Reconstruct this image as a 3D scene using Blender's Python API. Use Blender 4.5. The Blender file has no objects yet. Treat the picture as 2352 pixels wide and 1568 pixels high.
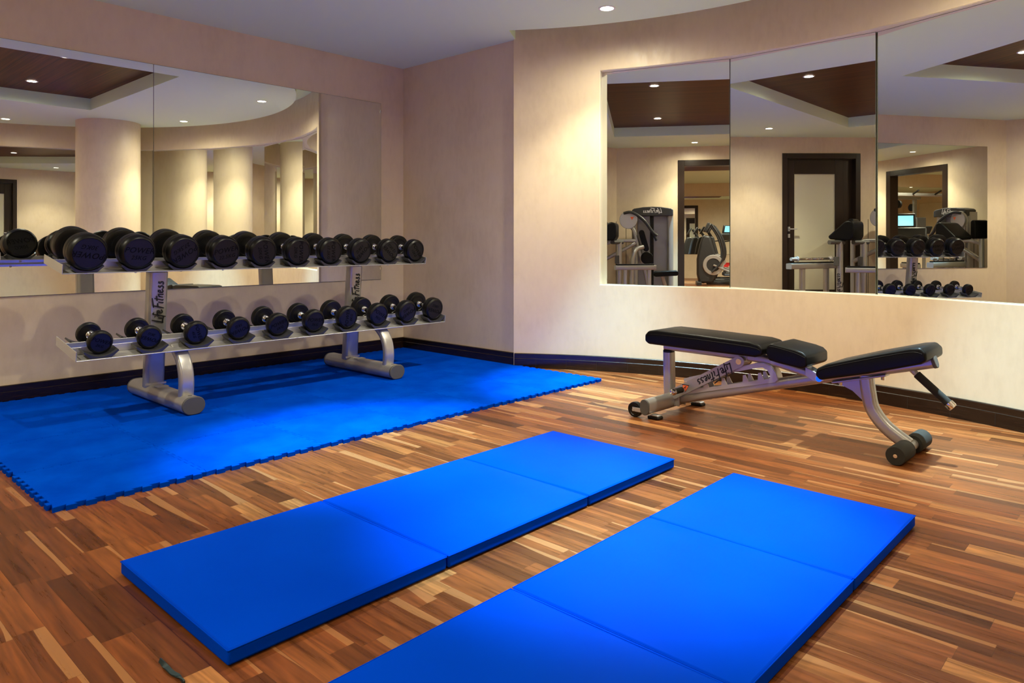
import bpy, bmesh, math, random
from mathutils import Vector, Matrix
R_ = math.radians
PI = math.pi
scene = bpy.context.scene
COL = scene.collection

# ------------------------------------------------------------------ camera
cam_d = bpy.data.cameras.new('camera')
cam_d.sensor_fit = 'HORIZONTAL'; cam_d.sensor_width = 36.0
cam_d.lens = 36.0 * 1650.0 / 2352.0
cam_d.shift_x = 0.0
cam_d.shift_y = -(784.0 - 555.5) / 2352.0
cam_d.clip_start = 0.05; cam_d.clip_end = 100
cam = bpy.data.objects.new('camera', cam_d); COL.objects.link(cam)
cam.location = (0, 0, 1.0); cam.rotation_euler = (R_(90), 0, 0)
scene.camera = cam

# ------------------------------------------------------------------ world, exposure
world = bpy.data.worlds.new('world'); scene.world = world
world.use_nodes = True
world.node_tree.nodes['Background'].inputs[0].default_value = (0.9, 0.95, 1.0, 1)
world.node_tree.nodes['Background'].inputs[1].default_value = 0.15
vs = scene.view_settings
vs.view_transform = 'Standard'; vs.look = 'None'; vs.gamma = 1.0; vs.use_curve_mapping = False
vs.exposure = 0.24
cy = scene.cycles
cy.max_bounces = 14; cy.diffuse_bounces = 5; cy.glossy_bounces = 10; cy.transmission_bounces = 6
cy.blur_glossy = 1.0; cy.sample_clamp_indirect = 4.0
cy.caustics_reflective = True; cy.caustics_refractive = False
cy.use_denoising = True

# downlights: (s, v, recessed into timber panel?, strength)
LIGHTS = [(0.143, 2.413, 0, 1.0), (0.176, 4.457, 0, 1.0), (1.846, 5.978, 0, .35), (5.89, 3.12, 0, .9),
          (4.366, 1.012, 0, .8), (2.12, 2.42, 1, 1.0), (2.05, 3.87, 1, 1.0), (4.30, 2.50, 1, .10), (4.30, 3.87, 1, .03),
          (5.75, 4.75, 0, 1.3), (4.40, 6.05, 0, .2)]  # this last pair: unseen fittings added to bounce fill light into the room
P_WIDE, P_CORE, P_SPILL = 104.0, 900.0, 60.0
C_WIDE, C_CORE = (1.0, 0.92, 0.69), (0.48, 0.92, 1.22)

# ------------------------------------------------------------------ room frame
C0 = Vector((-1.0147, 6.7076, 0)); TH = math.atan2(1650, 1534)
D1 = Vector((math.cos(TH), math.sin(TH), 0)); NN = Vector((D1.y, -D1.x, 0))
def W(s, v, z=0.0):
    """s: metres left of the far corner along the back wall, v: metres out from the back wall"""
    p = C0 - D1 * s + NN * v; return Vector((p.x, p.y, z))
CC = Vector((-0.3842, 2.3666, 0)); RW = 3.384; RC = 3.1375
ZC = 2.614; ZU = 2.80; ZB, ZT = 0.664, 2.334; HB = 0.1155
def ARC(deg, r, z=0.0): return Vector((CC.x + r * math.cos(R_(deg)), CC.y + r * math.sin(R_(deg)), z))
A0, A1 = 83.25, -42.9

# ------------------------------------------------------------------ helpers
def tag(o, label=None, cat=None, group=None, kind=None):
    if label: o['label'] = label
    if cat: o['category'] = cat
    if group: o['group'] = group
    if kind: o['kind'] = kind
    return o
def empty(name, label, cat, loc=(0, 0, 0), rot=(0, 0, 0), group=None):
    o = bpy.data.objects.new(name, None); COL.objects.link(o)
    o.empty_display_size = .05
    o.location = loc; o.rotation_euler = rot
    return tag(o, label, cat, group)
def obj(name, bm, mat, parent=None, smooth=True, bevel=0, seg=2, ang=35, loc=None, rot=None):
    bmesh.ops.recalc_face_normals(bm, faces=bm.faces)
    me = bpy.data.meshes.new(name); bm.to_mesh(me); bm.free()
    me.materials.append(mat)
    if smooth:
        me.shade_smooth(); me.set_sharp_from_angle(angle=R_(ang))
    o = bpy.data.objects.new(name, me); COL.objects.link(o)
    if parent: o.parent = parent
    if loc is not None: o.location = loc
    if rot is not None: o.rotation_euler = rot
    if bevel:
        b = o.modifiers.new('bevel', 'BEVEL'); b.width = bevel; b.segments = seg; b.limit_method = 'ANGLE'; b.angle_limit = R_(30)
        b.harden_normals = False
    return o
def struct(name, bm, mat, label, cat, smooth=False, **k):
    return tag(obj(name, bm, mat, None, smooth, **k), label, cat, kind='structure')
def new(): return bmesh.new()
def box(bm, c, s, rot=None):
    M = Matrix.Translation(Vector(c))
    if rot is not None: M = M @ rot
    M = M @ Matrix.Diagonal((s[0], s[1], s[2], 1))
    bmesh.ops.create_cube(bm, size=1, matrix=M); return bm
def frame(d, up=Vector((0, 0, 1))):
    d = d.normalized()
    if abs(d.dot(up)) > .98: up = Vector((1, 0, 0))
    x = up.cross(d).normalized(); y = d.cross(x); return x, y
def loft(bm, rings, cap=True, closed=False):
    vs_ = [[bm.verts.new(p) for p in r] for r in rings]
    n = len(vs_[0]); m = len(vs_)
    for i in range(m if closed else m - 1):
        a, b = vs_[i], vs_[(i + 1) % m]
        for j in range(n): bm.faces.new((a[j], a[(j + 1) % n], b[(j + 1) % n], b[j]))
    if cap and not closed: bm.faces.new(vs_[0][::-1]); bm.faces.new(vs_[-1])
    return bm
def cyl(bm, p0, p1, r0, r1=None, seg=24):
    p0, p1 = Vector(p0), Vector(p1); r1 = r0 if r1 is None else r1
    x, y = frame(p1 - p0)
    ring = lambda p, r: [p + x * (r * math.cos(2 * PI * i / seg)) + y * (r * math.sin(2 * PI * i / seg)) for i in range(seg)]
    return loft(bm, [ring(p0, r0), ring(p1, r1)])
def lathe(bm, prof, axis_o, axis_d, seg=40, hollow=False):
    o, d = Vector(axis_o), Vector(axis_d).normalized(); x, y = frame(d)
    rings = [[o + d * t + x * (max(r, 1e-4) * math.cos(2 * PI * i / seg)) + y * (max(r, 1e-4) * math.sin(2 * PI * i / seg)) for i in range(seg)] for r, t in prof]
    return loft(bm, rings, closed=hollow)
def stadium(w, h, n=8):
    """rounded outline, w wide h tall, centred: the short side is fully round"""
    r = min(w, h) / 2; pts = []
    if w >= h:
        for i in range(n + 1): a = -PI / 2 + PI * i / n; pts.append((w / 2 - r + r * math.cos(a), r * math.sin(a)))
        for i in range(n + 1): a = PI / 2 + PI * i / n; pts.append((-w / 2 + r + r * math.cos(a), r * math.sin(a)))
    else:
        for i in range(n + 1): a = PI * i / n; pts.append((r * math.cos(a), h / 2 - r + r * math.sin(a)))
        for i in range(n + 1): a = PI + PI * i / n; pts.append((r * math.cos(a), -h / 2 + r + r * math.sin(a)))
    return pts
def rrect(w, h, r, n=4):
    pts = []
    for cx, cy_, a0 in ((w/2-r, h/2-r, 0), (-w/2+r, h/2-r, 90), (-w/2+r, -h/2+r, 180), (w/2-r, -h/2+r, 270)):
        for i in range(n + 1): a = R_(a0 + 90 * i / n); pts.append((cx + r * math.cos(a), cy_ + r * math.sin(a)))
    return pts
def sweep(bm, path, prof, side=Vector((1, 0, 0))):
    """sweep a 2-D outline along a path; the outline's first axis follows 'side'"""
    path = [Vector(p) for p in path]; rings = []
    for i, p in enumerate(path):
        d = (path[min(i + 1, len(path) - 1)] - path[max(i - 1, 0)]).normalized()
        x = (side - d * side.dot(d)).normalized(); y = d.cross(x)
        rings.append([p + x * a + y * b for a, b in prof])
    return loft(bm, rings)
def circ(r, n=14): return [(r * math.cos(2 * PI * i / n), r * math.sin(2 * PI * i / n)) for i in range(n)]
def smoothpath(pts, k=8):
    P = [Vector(p) for p in pts]; out = []
    for i in range(len(P) - 1):
        p0, p1, p2, p3 = P[max(i-1, 0)], P[i], P[i+1], P[min(i+2, len(P)-1)]
        for j in range(k):
            t = j / k
            out.append(.5 * ((2*p1) + (p2-p0)*t + (2*p0-5*p1+4*p2-p3)*t*t + (3*p1-p0-3*p2+p3)*t**3))
    out.append(P[-1]); return out
def prism(bm, poly, o, ex, ey, thick):
    """poly in the plane o+ex*a+ey*b, thick along ex x ey, centred"""
    o, ex, ey = Vector(o), Vector(ex), Vector(ey); nz = ex.cross(ey).normalized()
    r = [[o + ex * a + ey * b + nz * t for a, b in poly] for t in (-thick/2, thick/2)]
    return loft(bm, r)
def vprism(bm, pts, z0, z1):
    return loft(bm, [[Vector((p[0], p[1], z)) for p in pts] for z in (z0, z1)])

# ------------------------------------------------------------------ materials
def mat(name, col=(.8,.8,.8), rough=.5, metal=0.0, spec=.5, emit=None, es=0.0, coat=0.0):
    m = bpy.data.materials.new(name); m.use_nodes = True
    b = m.node_tree.nodes['Principled BSDF']
    b.inputs['Base Color'].default_value = (*col, 1); b.inputs['Roughness'].default_value = rough
    b.inputs['Metallic'].default_value = metal; b.inputs['Specular IOR Level'].default_value = spec
    b.inputs['Coat Weight'].default_value = coat
    if emit: b.inputs['Emission Color'].default_value = (*emit, 1); b.inputs['Emission Strength'].default_value = es
    return m
class G:
    def __init__(s, m): s.m = m; s.t = m.node_tree; s.b = s.t.nodes['Principled BSDF']
    def n(s, ty, **k):
        x = s.t.nodes.new(ty)
        for a, v in k.items(): setattr(x, a, v)
        return x
    def l(s, a, b): s.t.links.new(a, b)
    def math(s, op, a, b=None, c=None):
        x = s.n('ShaderNodeMath', operation=op)
        for i, v in enumerate((a, b, c)):
            if v is None: continue
            if isinstance(v, (int, float)): x.inputs[i].default_value = v
            else: s.l(v, x.inputs[i])
        return x.outputs[0]
    def comb(s, x, y, z=0.0):
        c = s.n('ShaderNodeCombineXYZ')
        for i, v in enumerate((x, y, z)):
            if isinstance(v, (int, float)): c.inputs[i].default_value = v
            else: s.l(v, c.inputs[i])
        return c.outputs[0]
    def noise(s, vec, scale, detail=4, rough=.5):
        x = s.n('ShaderNodeTexNoise'); x.inputs['Scale'].default_value = scale; x.inputs['Detail'].default_value = detail
        x.inputs['Roughness'].default_value = rough; s.l(vec, x.inputs['Vector']); return x.outputs['Fac']
    def white(s, x=None, y=None):
        w = s.n('ShaderNodeTexWhiteNoise', noise_dimensions='2D'); s.l(s.comb(x, y if y is not None else 0.0), w.inputs['Vector']); return w.outputs['Value']
    def ramp(s, fac, stops, interp='LINEAR'):
        r = s.n('ShaderNodeValToRGB'); r.color_ramp.interpolation = interp
        e = r.color_ramp.elements
        while len(e) < len(stops): e.new(.5)
        for i, (p, c) in enumerate(stops): e[i].position = p; e[i].color = (*c, 1)
        s.l(fac, r.inputs[0]); return r.outputs[0]
    def mix(s, fac, a, b, mode='MIX'):
        x = s.n('ShaderNodeMix', data_type='RGBA', blend_type=mode)
        for i, v in ((0, fac), (6, a), (7, b)):
            if isinstance(v, (int, float)): x.inputs[i].default_value = v
            elif isinstance(v, tuple): x.inputs[i].default_value = (*v, 1)
            else: s.l(v, x.inputs[i])
        return x.outputs[2]
    def bump(s, h, strength=.1, dist=.01):
        x = s.n('ShaderNodeBump'); x.inputs['Strength'].default_value = strength; x.inputs['Distance'].default_value = dist
        s.l(h, x.inputs['Height']); s.l(x.outputs[0], s.b.inputs['Normal'])
    def obj(s): return s.n('ShaderNodeTexCoord').outputs['Object']
    def scaled(s, vec, sc):
        m = s.n('ShaderNodeMapping'); m.inputs['Scale'].default_value = sc; s.l(vec, m.inputs['Vector']); return m.outputs[0]

def plaster(name, base):
    m = mat(name, base, .42, spec=.45); g = G(m); v = g.obj()
    n1 = g.noise(v, 2.2, 5, .6); n2 = g.noise(g.scaled(v, (24, 24, 9)), 1.0, 5, .6); n3 = g.noise(g.scaled(v, (70, 70, 16)), 1.0, 3)
    f = g.math('ADD', g.math('MULTIPLY', n1, .65), g.math('MULTIPLY', n2, .35))
    dark = tuple(c * k for c, k in zip(base, (.90, .88, .86))); lite = tuple(min(1, c * k) for c, k in zip(base, (1.05, 1.06, 1.07)))
    g.l(g.ramp(f, [(.32, dark), (.5, base), (.68, lite)]), g.b.inputs['Base Color'])
    g.l(g.ramp(n2, [(.35, (.50,)*3), (.65, (.34,)*3)]), g.b.inputs['Roughness'])
    g.bump(g.math('ADD', n2, g.math('MULTIPLY', n3, .4)), .12, .004); return m
M = {}
M['wall'] = plaster('polished_plaster', (.74, .60, .42))
M['ceiling'] = mat('ceiling_paint', (.80, .97, .72), .7, spec=.2)
M['reveal'] = mat('reveal_paint', (.80, .74, .60), .55)
M['mirror'] = mat('mirror_glass', (.90, .925, .90), .0, 1.0)
M['mirror_edge'] = mat('mirror_edge', (.10, .12, .10), .3, spec=.6)
M['chrome'] = mat('chrome', (.82, .82, .82), .10, 1.0)
M['steel'] = mat('silver_paint', (.46, .445, .42), .32, .65)
M['steel_l'] = mat('bright_steel', (.56, .55, .54), .38, .6)
M['rubber'] = mat('black_rubber', (.0035, .0033, .0035), .36, spec=.36)
M['rubber_g'] = mat('black_rubber_letters', (.0012, .0012, .0013), .55, spec=.12)
M['cradle'] = mat('cradle_plastic', (.035, .036, .042), .42)
M['cap'] = mat('grey_end_cap', (.085, .082, .075), .55)
M['joint'] = mat('skirting_joint', (.03, .02, .014), .8, spec=.1)
M['teal'] = mat('dark_teal_strap', (.006, .022, .026), .5)
M['ink'] = mat('black_ink', (.006, .006, .007), .5)
M['vinyl'] = mat('black_vinyl', (.0022, .002, .0018), .40, spec=.20)
M['foam'] = mat('grey_foam', (.026, .024, .019), .8, spec=.25)
M['white'] = mat('white_enamel', (.85, .84, .82), .4)
M['lamp'] = mat('lamp_glow', (1, 1, 1), .5, emit=(1.0, .90, .72), es=28)
M['orange'] = mat('warning_orange', (.95, .16, .04), .5)
M['frost'] = mat('frosted_glass', (.66, .62, .45), .45, spec=.5)
M['darkwood'] = mat('wenge', (.022, .012, .008), .28, spec=.5)
M['plastic'] = mat('dark_plastic', (.035, .035, .037), .4)
M['shroud'] = mat('grey_shroud', (.33, .33, .36), .35, .3)
M['screen'] = mat('screen', (.02, .05, .06), .2, emit=(.25, .75, .85), es=1.6)
M['red'] = mat('red_badge', (.6, .02, .02), .4)

def wood_floor():
    m = mat('walnut_strip_floor', (.2, .1, .05), .3, spec=.26); g = G(m)
    g.b.inputs['IOR'].default_value = 1.40
    sp = g.n('ShaderNodeSeparateXYZ'); g.l(g.obj(), sp.inputs[0]); x, y = sp.outputs[0], sp.outputs[1]
    w = .072
    xr = g.math('DIVIDE', x, w); row = g.math('FLOOR', xr)
    ln = g.math('ADD', g.math('MULTIPLY', g.white(row, 3.7), .34), .30)
    yy = g.math('ADD', g.math('DIVIDE', y, ln), g.math('MULTIPLY', g.white(row, 9.1), 17.0)); col = g.math('FLOOR', yy)
    rnd = g.white(row, col); rnd2 = g.white(g.math('ADD', row, .37), g.math('ADD', col, .71)); rnd3 = g.white(g.math('ADD', row, 5.2), g.math('ADD', col, .13))
    base = g.ramp(rnd, [(0, (.068, .019, .005)), (.10, (.115, .033, .009)), (.30, (.165, .046, .012)), (.70, (.210, .060, .015)), (.90, (.26, .082, .021)), (.97, (.32, .12, .034)), (1, (.39, .17, .055))])
    gv = g.comb(g.math('ADD', g.math('MULTIPLY', x, 55), g.math('MULTIPLY', rnd, 90)), g.math('MULTIPLY', y, 2.6), g.math('MULTIPLY', rnd2, 40))
    grain = g.noise(gv, 1.0, 6, .62)
    gw = g.comb(g.math('ADD', g.math('MULTIPLY', x, 9), g.math('MULTIPLY', rnd2, 60)), g.math('MULTIPLY', y, .9), g.math('MULTIPLY', rnd, 30))
    wv = g.noise(gw, 1.0, 2, .4)
    rings = g.math('FRACT', g.math('MULTIPLY', wv, 14)); 
    rings = g.math('ABSOLUTE', g.math('SUBTRACT', rings, .5))
    c = g.mix(g.math('MULTIPLY', rings, .8), base, (.07, .024, .009))
    c = g.mix(1.0, c, g.ramp(grain, [(.28, (.52,)*3), (.5, (1,)*3), (.72, (1.4, 1.36, 1.3))]), 'MULTIPLY')
    # pale sapwood along one edge of some strips
    fx = g.math('FRACT', xr)
    edge = g.math('ADD', fx, g.math('MULTIPLY', g.math('SUBTRACT', wv, .5), 2.2))
    sap = g.math('MULTIPLY', g.math('GREATER_THAN', edge, .80), g.math('GREATER_THAN', rnd3, .60))
    c = g.mix(g.math('MULTIPLY', sap, .5), c, (.42, .19, .07))
    gap = g.math('MAXIMUM', g.math('LESS_THAN', fx, .014), g.math('LESS_THAN', g.math('MULTIPLY', g.math('FRACT', yy), ln), .0012))
    c = g.mix(g.math('MULTIPLY', gap, .55), c, (.03, .014, .007))
    g.l(c, g.b.inputs['Base Color'])
    g.l(g.ramp(grain, [(.3, (.25,)*3), (.7, (.36,)*3)]), g.b.inputs['Roughness'])
    g.bump(grain, .04, .002); return m
M['floor'] = wood_floor()
def wood_ceiling():
    m = mat('ceiling_veneer', (.12, .05, .02), .4, spec=.12); g = G(m)
    sp = g.n('ShaderNodeSeparateXYZ'); g.l(g.obj(), sp.inputs[0]); x, y = sp.outputs[0], sp.outputs[1]
    xr = g.math('DIVIDE', x, .26); row = g.math('FLOOR', xr)
    gr = g.noise(g.comb(g.math('MULTIPLY', x, 60), g.math('MULTIPLY', y, .8), g.white(row, 1.0)), 1.0, 5, .6)
    c = g.ramp(gr, [(.25, (.038, .009, .002)), (.5, (.095, .023, .005)), (.75, (.19, .055, .014))])
    c = g.mix(g.math('LESS_THAN', g.math('FRACT', xr), .03), c, (.012, .005, .003))
    g.l(c, g.b.inputs['Base Color']); return m
M['veneer'] = wood_ceiling()
def skirting():
    m = mat('wenge_skirting', (.03, .014, .008), .22, spec=.5); g = G(m)
    gr = g.noise(g.scaled(g.obj(), (9, 9, 160)), 1.0, 5, .6)
    g.l(g.ramp(gr, [(.3, (.006, .003, .002)), (.55, (.015, .007, .004)), (.75, (.034, .015, .009))]), g.b.inputs['Base Color']); return m
M['skirting'] = skirting()
def blue_foam():
    m = mat('blue_eva_foam', (.0, .10, .62), .7, spec=.02); g = G(m); v = g.obj()
    g.b.inputs['IOR'].default_value = 1.10
    n1 = g.noise(v, 3.5, 4, .6); n2 = g.noise(v, 420, 2, .5)
    g.l(g.ramp(n1, [(.35, (.0, .040, .42)), (.65, (.0, .060, .54))]), g.b.inputs['Base Color'])
    g.bump(n2, .35, .0015); return m
M['eva'] = blue_foam()
def blue_vinyl():
    m = mat('blue_vinyl', (.0, .10, .72), .34, spec=.03); g = G(m); v = g.obj()
    g.b.inputs['IOR'].default_value = 1.13
    n1 = g.noise(v, 2.0, 3, .5)
    g.l(g.ramp(n1, [(.3, (.0, .040, .48)), (.7, (.0, .049, .54))]), g.b.inputs['Base Color'])
    g.bump(g.noise(v, 9, 3, .5), .05, .01); return m
M['bvinyl'] = blue_vinyl()

# ------------------------------------------------------------------ floor, ceilings
def poly_face(bm, pts):
    return bm.faces.new([bm.verts.new(p) for p in pts])
ROT = (0, 0, TH)
bm = new(); box(bm, (0, 0, -.05), (18.0, 12.0, .1))
# object frame is turned with the room so that strips run out from the back wall
ctr = W(6.2, 3.2, 0)
fl = struct('floor', bm, M['floor'], 'walnut strip floor running out from the mirrored back wall', 'floor', loc=ctr, rot=ROT)

COF = (1.295, 5.05, 1.86, 4.475); HR = .14
bm = new()
na = 64
lip = [ARC(83.4 + (A1 - 83.4) * i / na, RC) for i in range(na + 1)]
outer = [W(0, 0), W(0, 1.425)] + lip + [W(6.4, 6.8 - .246), W(6.4, 1.85), W(4.55, 0)]
hole = [W(COF[0], COF[2]), W(COF[1], COF[2]), W(COF[1], COF[3]), W(COF[0], COF[3])]
def loop(bm, pts, z):
    v = [bm.verts.new((p.x, p.y, z)) for p in pts]
    return [bm.edges.new((v[i], v[(i + 1) % len(v)])) for i in range(len(v))]
ed = loop(bm, outer, ZC) + loop(bm, hole, ZC)
bmesh.ops.triangle_fill(bm, use_beauty=True, edges=ed)
ret = bmesh.ops.extrude_face_region(bm, geom=bm.faces[:])
bmesh.ops.translate(bm, verts=[e for e in ret['geom'] if isinstance(e, bmesh.types.BMVert)], vec=(0, 0, HR))
struct('ceiling', bm, M['ceiling'], 'grey white painted ceiling with curved edge and rectangular timber recess', 'ceiling')
bm = new(); box(bm, (0, 0, .02), ((COF[1] - COF[0]) + .1, (COF[3] - COF[2]) + .1, .04))
struct('ceiling_timber_panel', bm, M['veneer'], 'dark reddish veneer panel set in the rectangular ceiling recess', 'ceiling panel',
       loc=W((COF[0] + COF[1]) / 2, (COF[2] + COF[3]) / 2, ZC + HR + .001), rot=ROT)
bm = new()
up = [ARC(A0 + 1 + (A1 - A0 - 1) * i / na, RW + .16) for i in range(na + 1)] + [W(6.5, 6.9), W(6.5, 6.5)] + [p.copy() for p in reversed([ARC(84 + (A1 - 84) * i / na, RC - .1) for i in range(na + 1)])]
vprism(bm, [(p.x, p.y) for p in up], ZU, ZU + .05)
struct('ceiling_cove', bm, M['ceiling'], 'shadow gap ceiling above the curved mirror wall', 'ceiling cove')

# ------------------------------------------------------------------ walls
def wall_strip(bm, p, q, z0, z1, th, out):
    o = out.normalized() * th
    vprism(bm, [(p.x, p.y), (q.x, q.y), (q + o).to_2d()[:], (p + o).to_2d()[:]], z0, z1)
bm = new(); wall_strip(bm, W(-.15, 0), W(4.62, 0), 0, ZU, .15, -NN)
struct('wall_back', bm, M['wall'], 'beige polished plaster wall behind the dumbbell rack', 'wall')
bm = new(); wall_strip(bm, W(0, 0), W(0, 1.422), 0, ZU, .15, D1)
struct('wall_corner', bm, M['wall'], 'short shaded beige plaster wall between the back wall and the curved wall', 'wall')
# curved wall with a mirror niche
NA, NB = 71.65, -27.15; JOINT0, STEP = 71.75, 16.33; DEPTH = .05
bm = new()
def arcseg(bm, a, b, r0, r1, z0, z1, n):
    pts = [ARC(a + (b - a) * i / n, r0) for i in range(n + 1)] + [ARC(b + (a - b) * i / n, r1) for i in range(n + 1)]
    vprism(bm, [(p.x, p.y) for p in pts], z0, z1)
arcseg(bm, A0, A1, RW, RW + .18, 0, ZB, 96)
arcseg(bm, A0, A1, RW, RW + .18, ZT, ZU, 96)
arcseg(bm, A0, NA, RW, RW + .18, ZB, ZT, 12)
arcseg(bm, NB, A1, RW, RW + .18, ZB, ZT, 16)
arcseg(bm, NA, NB, RW + .125, RW + .18, ZB, ZT, 72)
bmesh.ops.remove_doubles(bm, verts=bm.verts, dist=1e-5)
struct('wall_right', bm, M['wall'], 'curved beige plaster wall with a long mirrored niche', 'wall', smooth=True, ang=25)
bm = new(); arcseg(bm, NA, NB, RW + .004, RW + .1245, ZB, ZB + .003, 72); arcseg(bm, NA, NB, RW + .004, RW + .1245, ZT - .003, ZT, 72)
arcseg(bm, NA + .0, NA - .06, RW + .004, RW + .1245, ZB, ZT, 1)
struct('trim_1', bm, M['reveal'], 'cream painted reveal lining the curved mirror niche', 'trim')
bm = new(); wall_strip(bm, W(4.55, 0), W(5.36, .81), 0, ZU, .14, W(1, 0) - W(0, 1)); wall_strip(bm, W(6.19, 1.64), W(6.42, 1.87), 0, ZU, .14, W(1, 0) - W(0, 1))
wall_strip(bm, W(5.36, .81), W(6.19, 1.64), 2.35, ZU, .14, W(1, 0) - W(0, 1))
struct('wall_left', bm, M['wall'], 'beige plaster wall holding the frosted glass door', 'wall')
bm = new()
for v0, v1, z0 in ((1.8, 2.93, 0), (4.30, 6.95, 0), (2.93, 4.30, 2.33)): wall_strip(bm, W(6.4, v0), W(6.4, v1), z0, ZU, .15, -D1)
struct('wall_front', bm, M['wall'], 'beige plaster wall with the open doorway to the cardio room', 'wall')
bm = new(); wall_strip(bm, W(2.7, 6.8), W(6.5, 6.8), 0, ZU, .12, NN)
struct('wall_rear', bm, M['wall'], 'plain beige plaster wall behind the camera', 'wall')
# round column by the curved wall
colp = Vector((2.345, 2.475, 0))
bm = new(); cyl(bm, colp, colp + Vector((0, 0, ZU)), .387, seg=72)
struct('column', bm, M['wall'], 'round beige plaster column in front of the curved mirrors', 'column', smooth=True)

# skirting
def skirt_prof(t): return [(0, 0), (t, 0), (t, HB - .004), (t - .004, HB), (0, HB)]
def skirt(name, label, pts, outs, t=.016):
    bm = new(); rings = []
    for p, o in zip(pts, outs): rings.append([Vector((p.x, p.y, 0)) + o * a + Vector((0, 0, z)) for a, z in skirt_prof(t)])
    loft(bm, rings)
    # fine groove: a second, slightly proud lower board
    rings = []
    for p, o in zip(pts, outs): rings.append([Vector((p.x, p.y, 0)) + o * a + Vector((0, 0, z)) for a, z in [(t, 0.0), (t + .003, 0.0), (t + .003, .074), (t, .077)]])
    loft(bm, rings)
    return struct(name, bm, M['skirting'], label, 'baseboard')
skirt('baseboard_back', 'dark wenge skirting along the back wall', [W(.0, 0), W(4.55, 0)], [NN, NN])
skirt('baseboard_corner', 'dark wenge skirting along the short corner wall', [W(0, 0), W(0, 1.42)], [-D1, -D1])
aa = [A0 - .1 + (A1 - A0) * i / 80 for i in range(81)]
skirt('baseboard_right', 'dark wenge skirting following the curved wall', [ARC(a, RW) for a in aa], [(CC - ARC(a, RW)).normalized() for a in aa])
q = (W(0, 1) - W(1, 0)).normalized()
skirt('baseboard_left', 'dark wenge skirting beside the frosted glass door', [W(4.55, 0), W(5.32, .77)], [q, q])
skirt('baseboard_front', 'dark wenge skirting beside the open doorway', [W(6.4, 1.86), W(6.4, 2.87)], [D1, D1])
# a pale metal bead on top of each skirting joint line
bm = new()
for k in range(14):
    a = 80.2 - 4.1 * k
    p = ARC(a, RW - .0195); d = (CC - p).normalized(); x = Vector((-d.y, d.x, 0))
    prism(bm, [(-.0012, .004), (.0012, .004), (.0012, .072), (-.0012, .072)], p, x, Vector((0, 0, 1)), .0012)
struct('trim_2', bm, M['joint'], 'fine joint strips in the curved skirting', 'trim')

# ------------------------------------------------------------------ mirrors
def flat_mirror(name, p, q, z0, z1, out, label, group):
    """glass sheet from p to q facing 'out', with a dark ground edge"""
    r = empty(name, label, 'mirror', Vector((p.x, p.y, z0)) , (0, 0, 0), group)
    o = out.normalized(); d = (q - p); d.z = 0; L = d.length; d.normalize(); H = z1 - z0
    bm = new(); t = .006
    vprism(bm, [((d * a + o * b).x, (d * a + o * b).y) for a, b in ((.0015, 0), (L - .0015, 0), (L - .0015, t), (.0015, t))], .0015, H - .0015)
    obj('mirror_glass', bm, M['mirror'], r, False)
    bm = new()
    for a0, a1, zz0, zz1 in ((0, .0015, 0, H), (L - .0015, L, 0, H), (.0015, L - .0015, 0, .0015), (.0015, L - .0015, H - .0015, H)):
        vprism(bm, [((d * a + o * b).x, (d * a + o * b).y) for a, b in ((a0, 0), (a1, 0), (a1, t), (a0, t))], zz0, zz1)
    obj('mirror_edge', bm, M['mirror_edge'], r, False)
    return r
MG = 'flat mirror panels on the back wall'
wm0 = flat_mirror('wall_mirror', W(.261, .001), W(2.2305, .001), .662, 2.254, NN, 'large mirror panel on the back wall nearest the corner, behind the rack', MG)
flat_mirror('wall_mirror', W(2.2315, .001), W(4.24, .001), .662, 2.254, NN, 'large mirror panel on the back wall at the far left edge', MG)
for zz in (.10, 1.52):
    bm = new(); box(bm, W(.2635, .0085, zz) - Vector((W(.261, .001).x, W(.261, .001).y, 0)), (.012, .004, .024), Matrix.Rotation(TH, 4, 'Z')); obj('mirror_clip', bm, M['chrome'], wm0, False)
names = ['narrow curved-niche mirror pane nearest the corner, reflecting the weight machine', 'niche mirror pane in the middle, reflecting the frosted glass door',
         'niche mirror pane at the right edge, reflecting the dumbbell rack', 'niche mirror pane behind the round column', 'niche mirror pane just past the round column', 'niche mirror pane at the rear end of the curved wall']
for i in range(6):
    a, b = JOINT0 - STEP * i, JOINT0 - STEP * (i + 1)
    p, q = ARC(a - .03, RW + .09), ARC(b + .03, RW + .09)
    mid = (p + q) / 2; Rz = Matrix.Rotation(R_((-.2, -.3, -.95, 0, 0, -2.2)[i]), 3, 'Z')   # each pane hangs a touch off the true chord
    p, q = mid + Rz @ (p - mid), mid + Rz @ (q - mid)
    out = CC - mid
    flat_mirror('niche_mirror', p, q, ZB + .0035, ZT - .0035, out, names[i], 'mirror panes of the curved niche')

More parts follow.
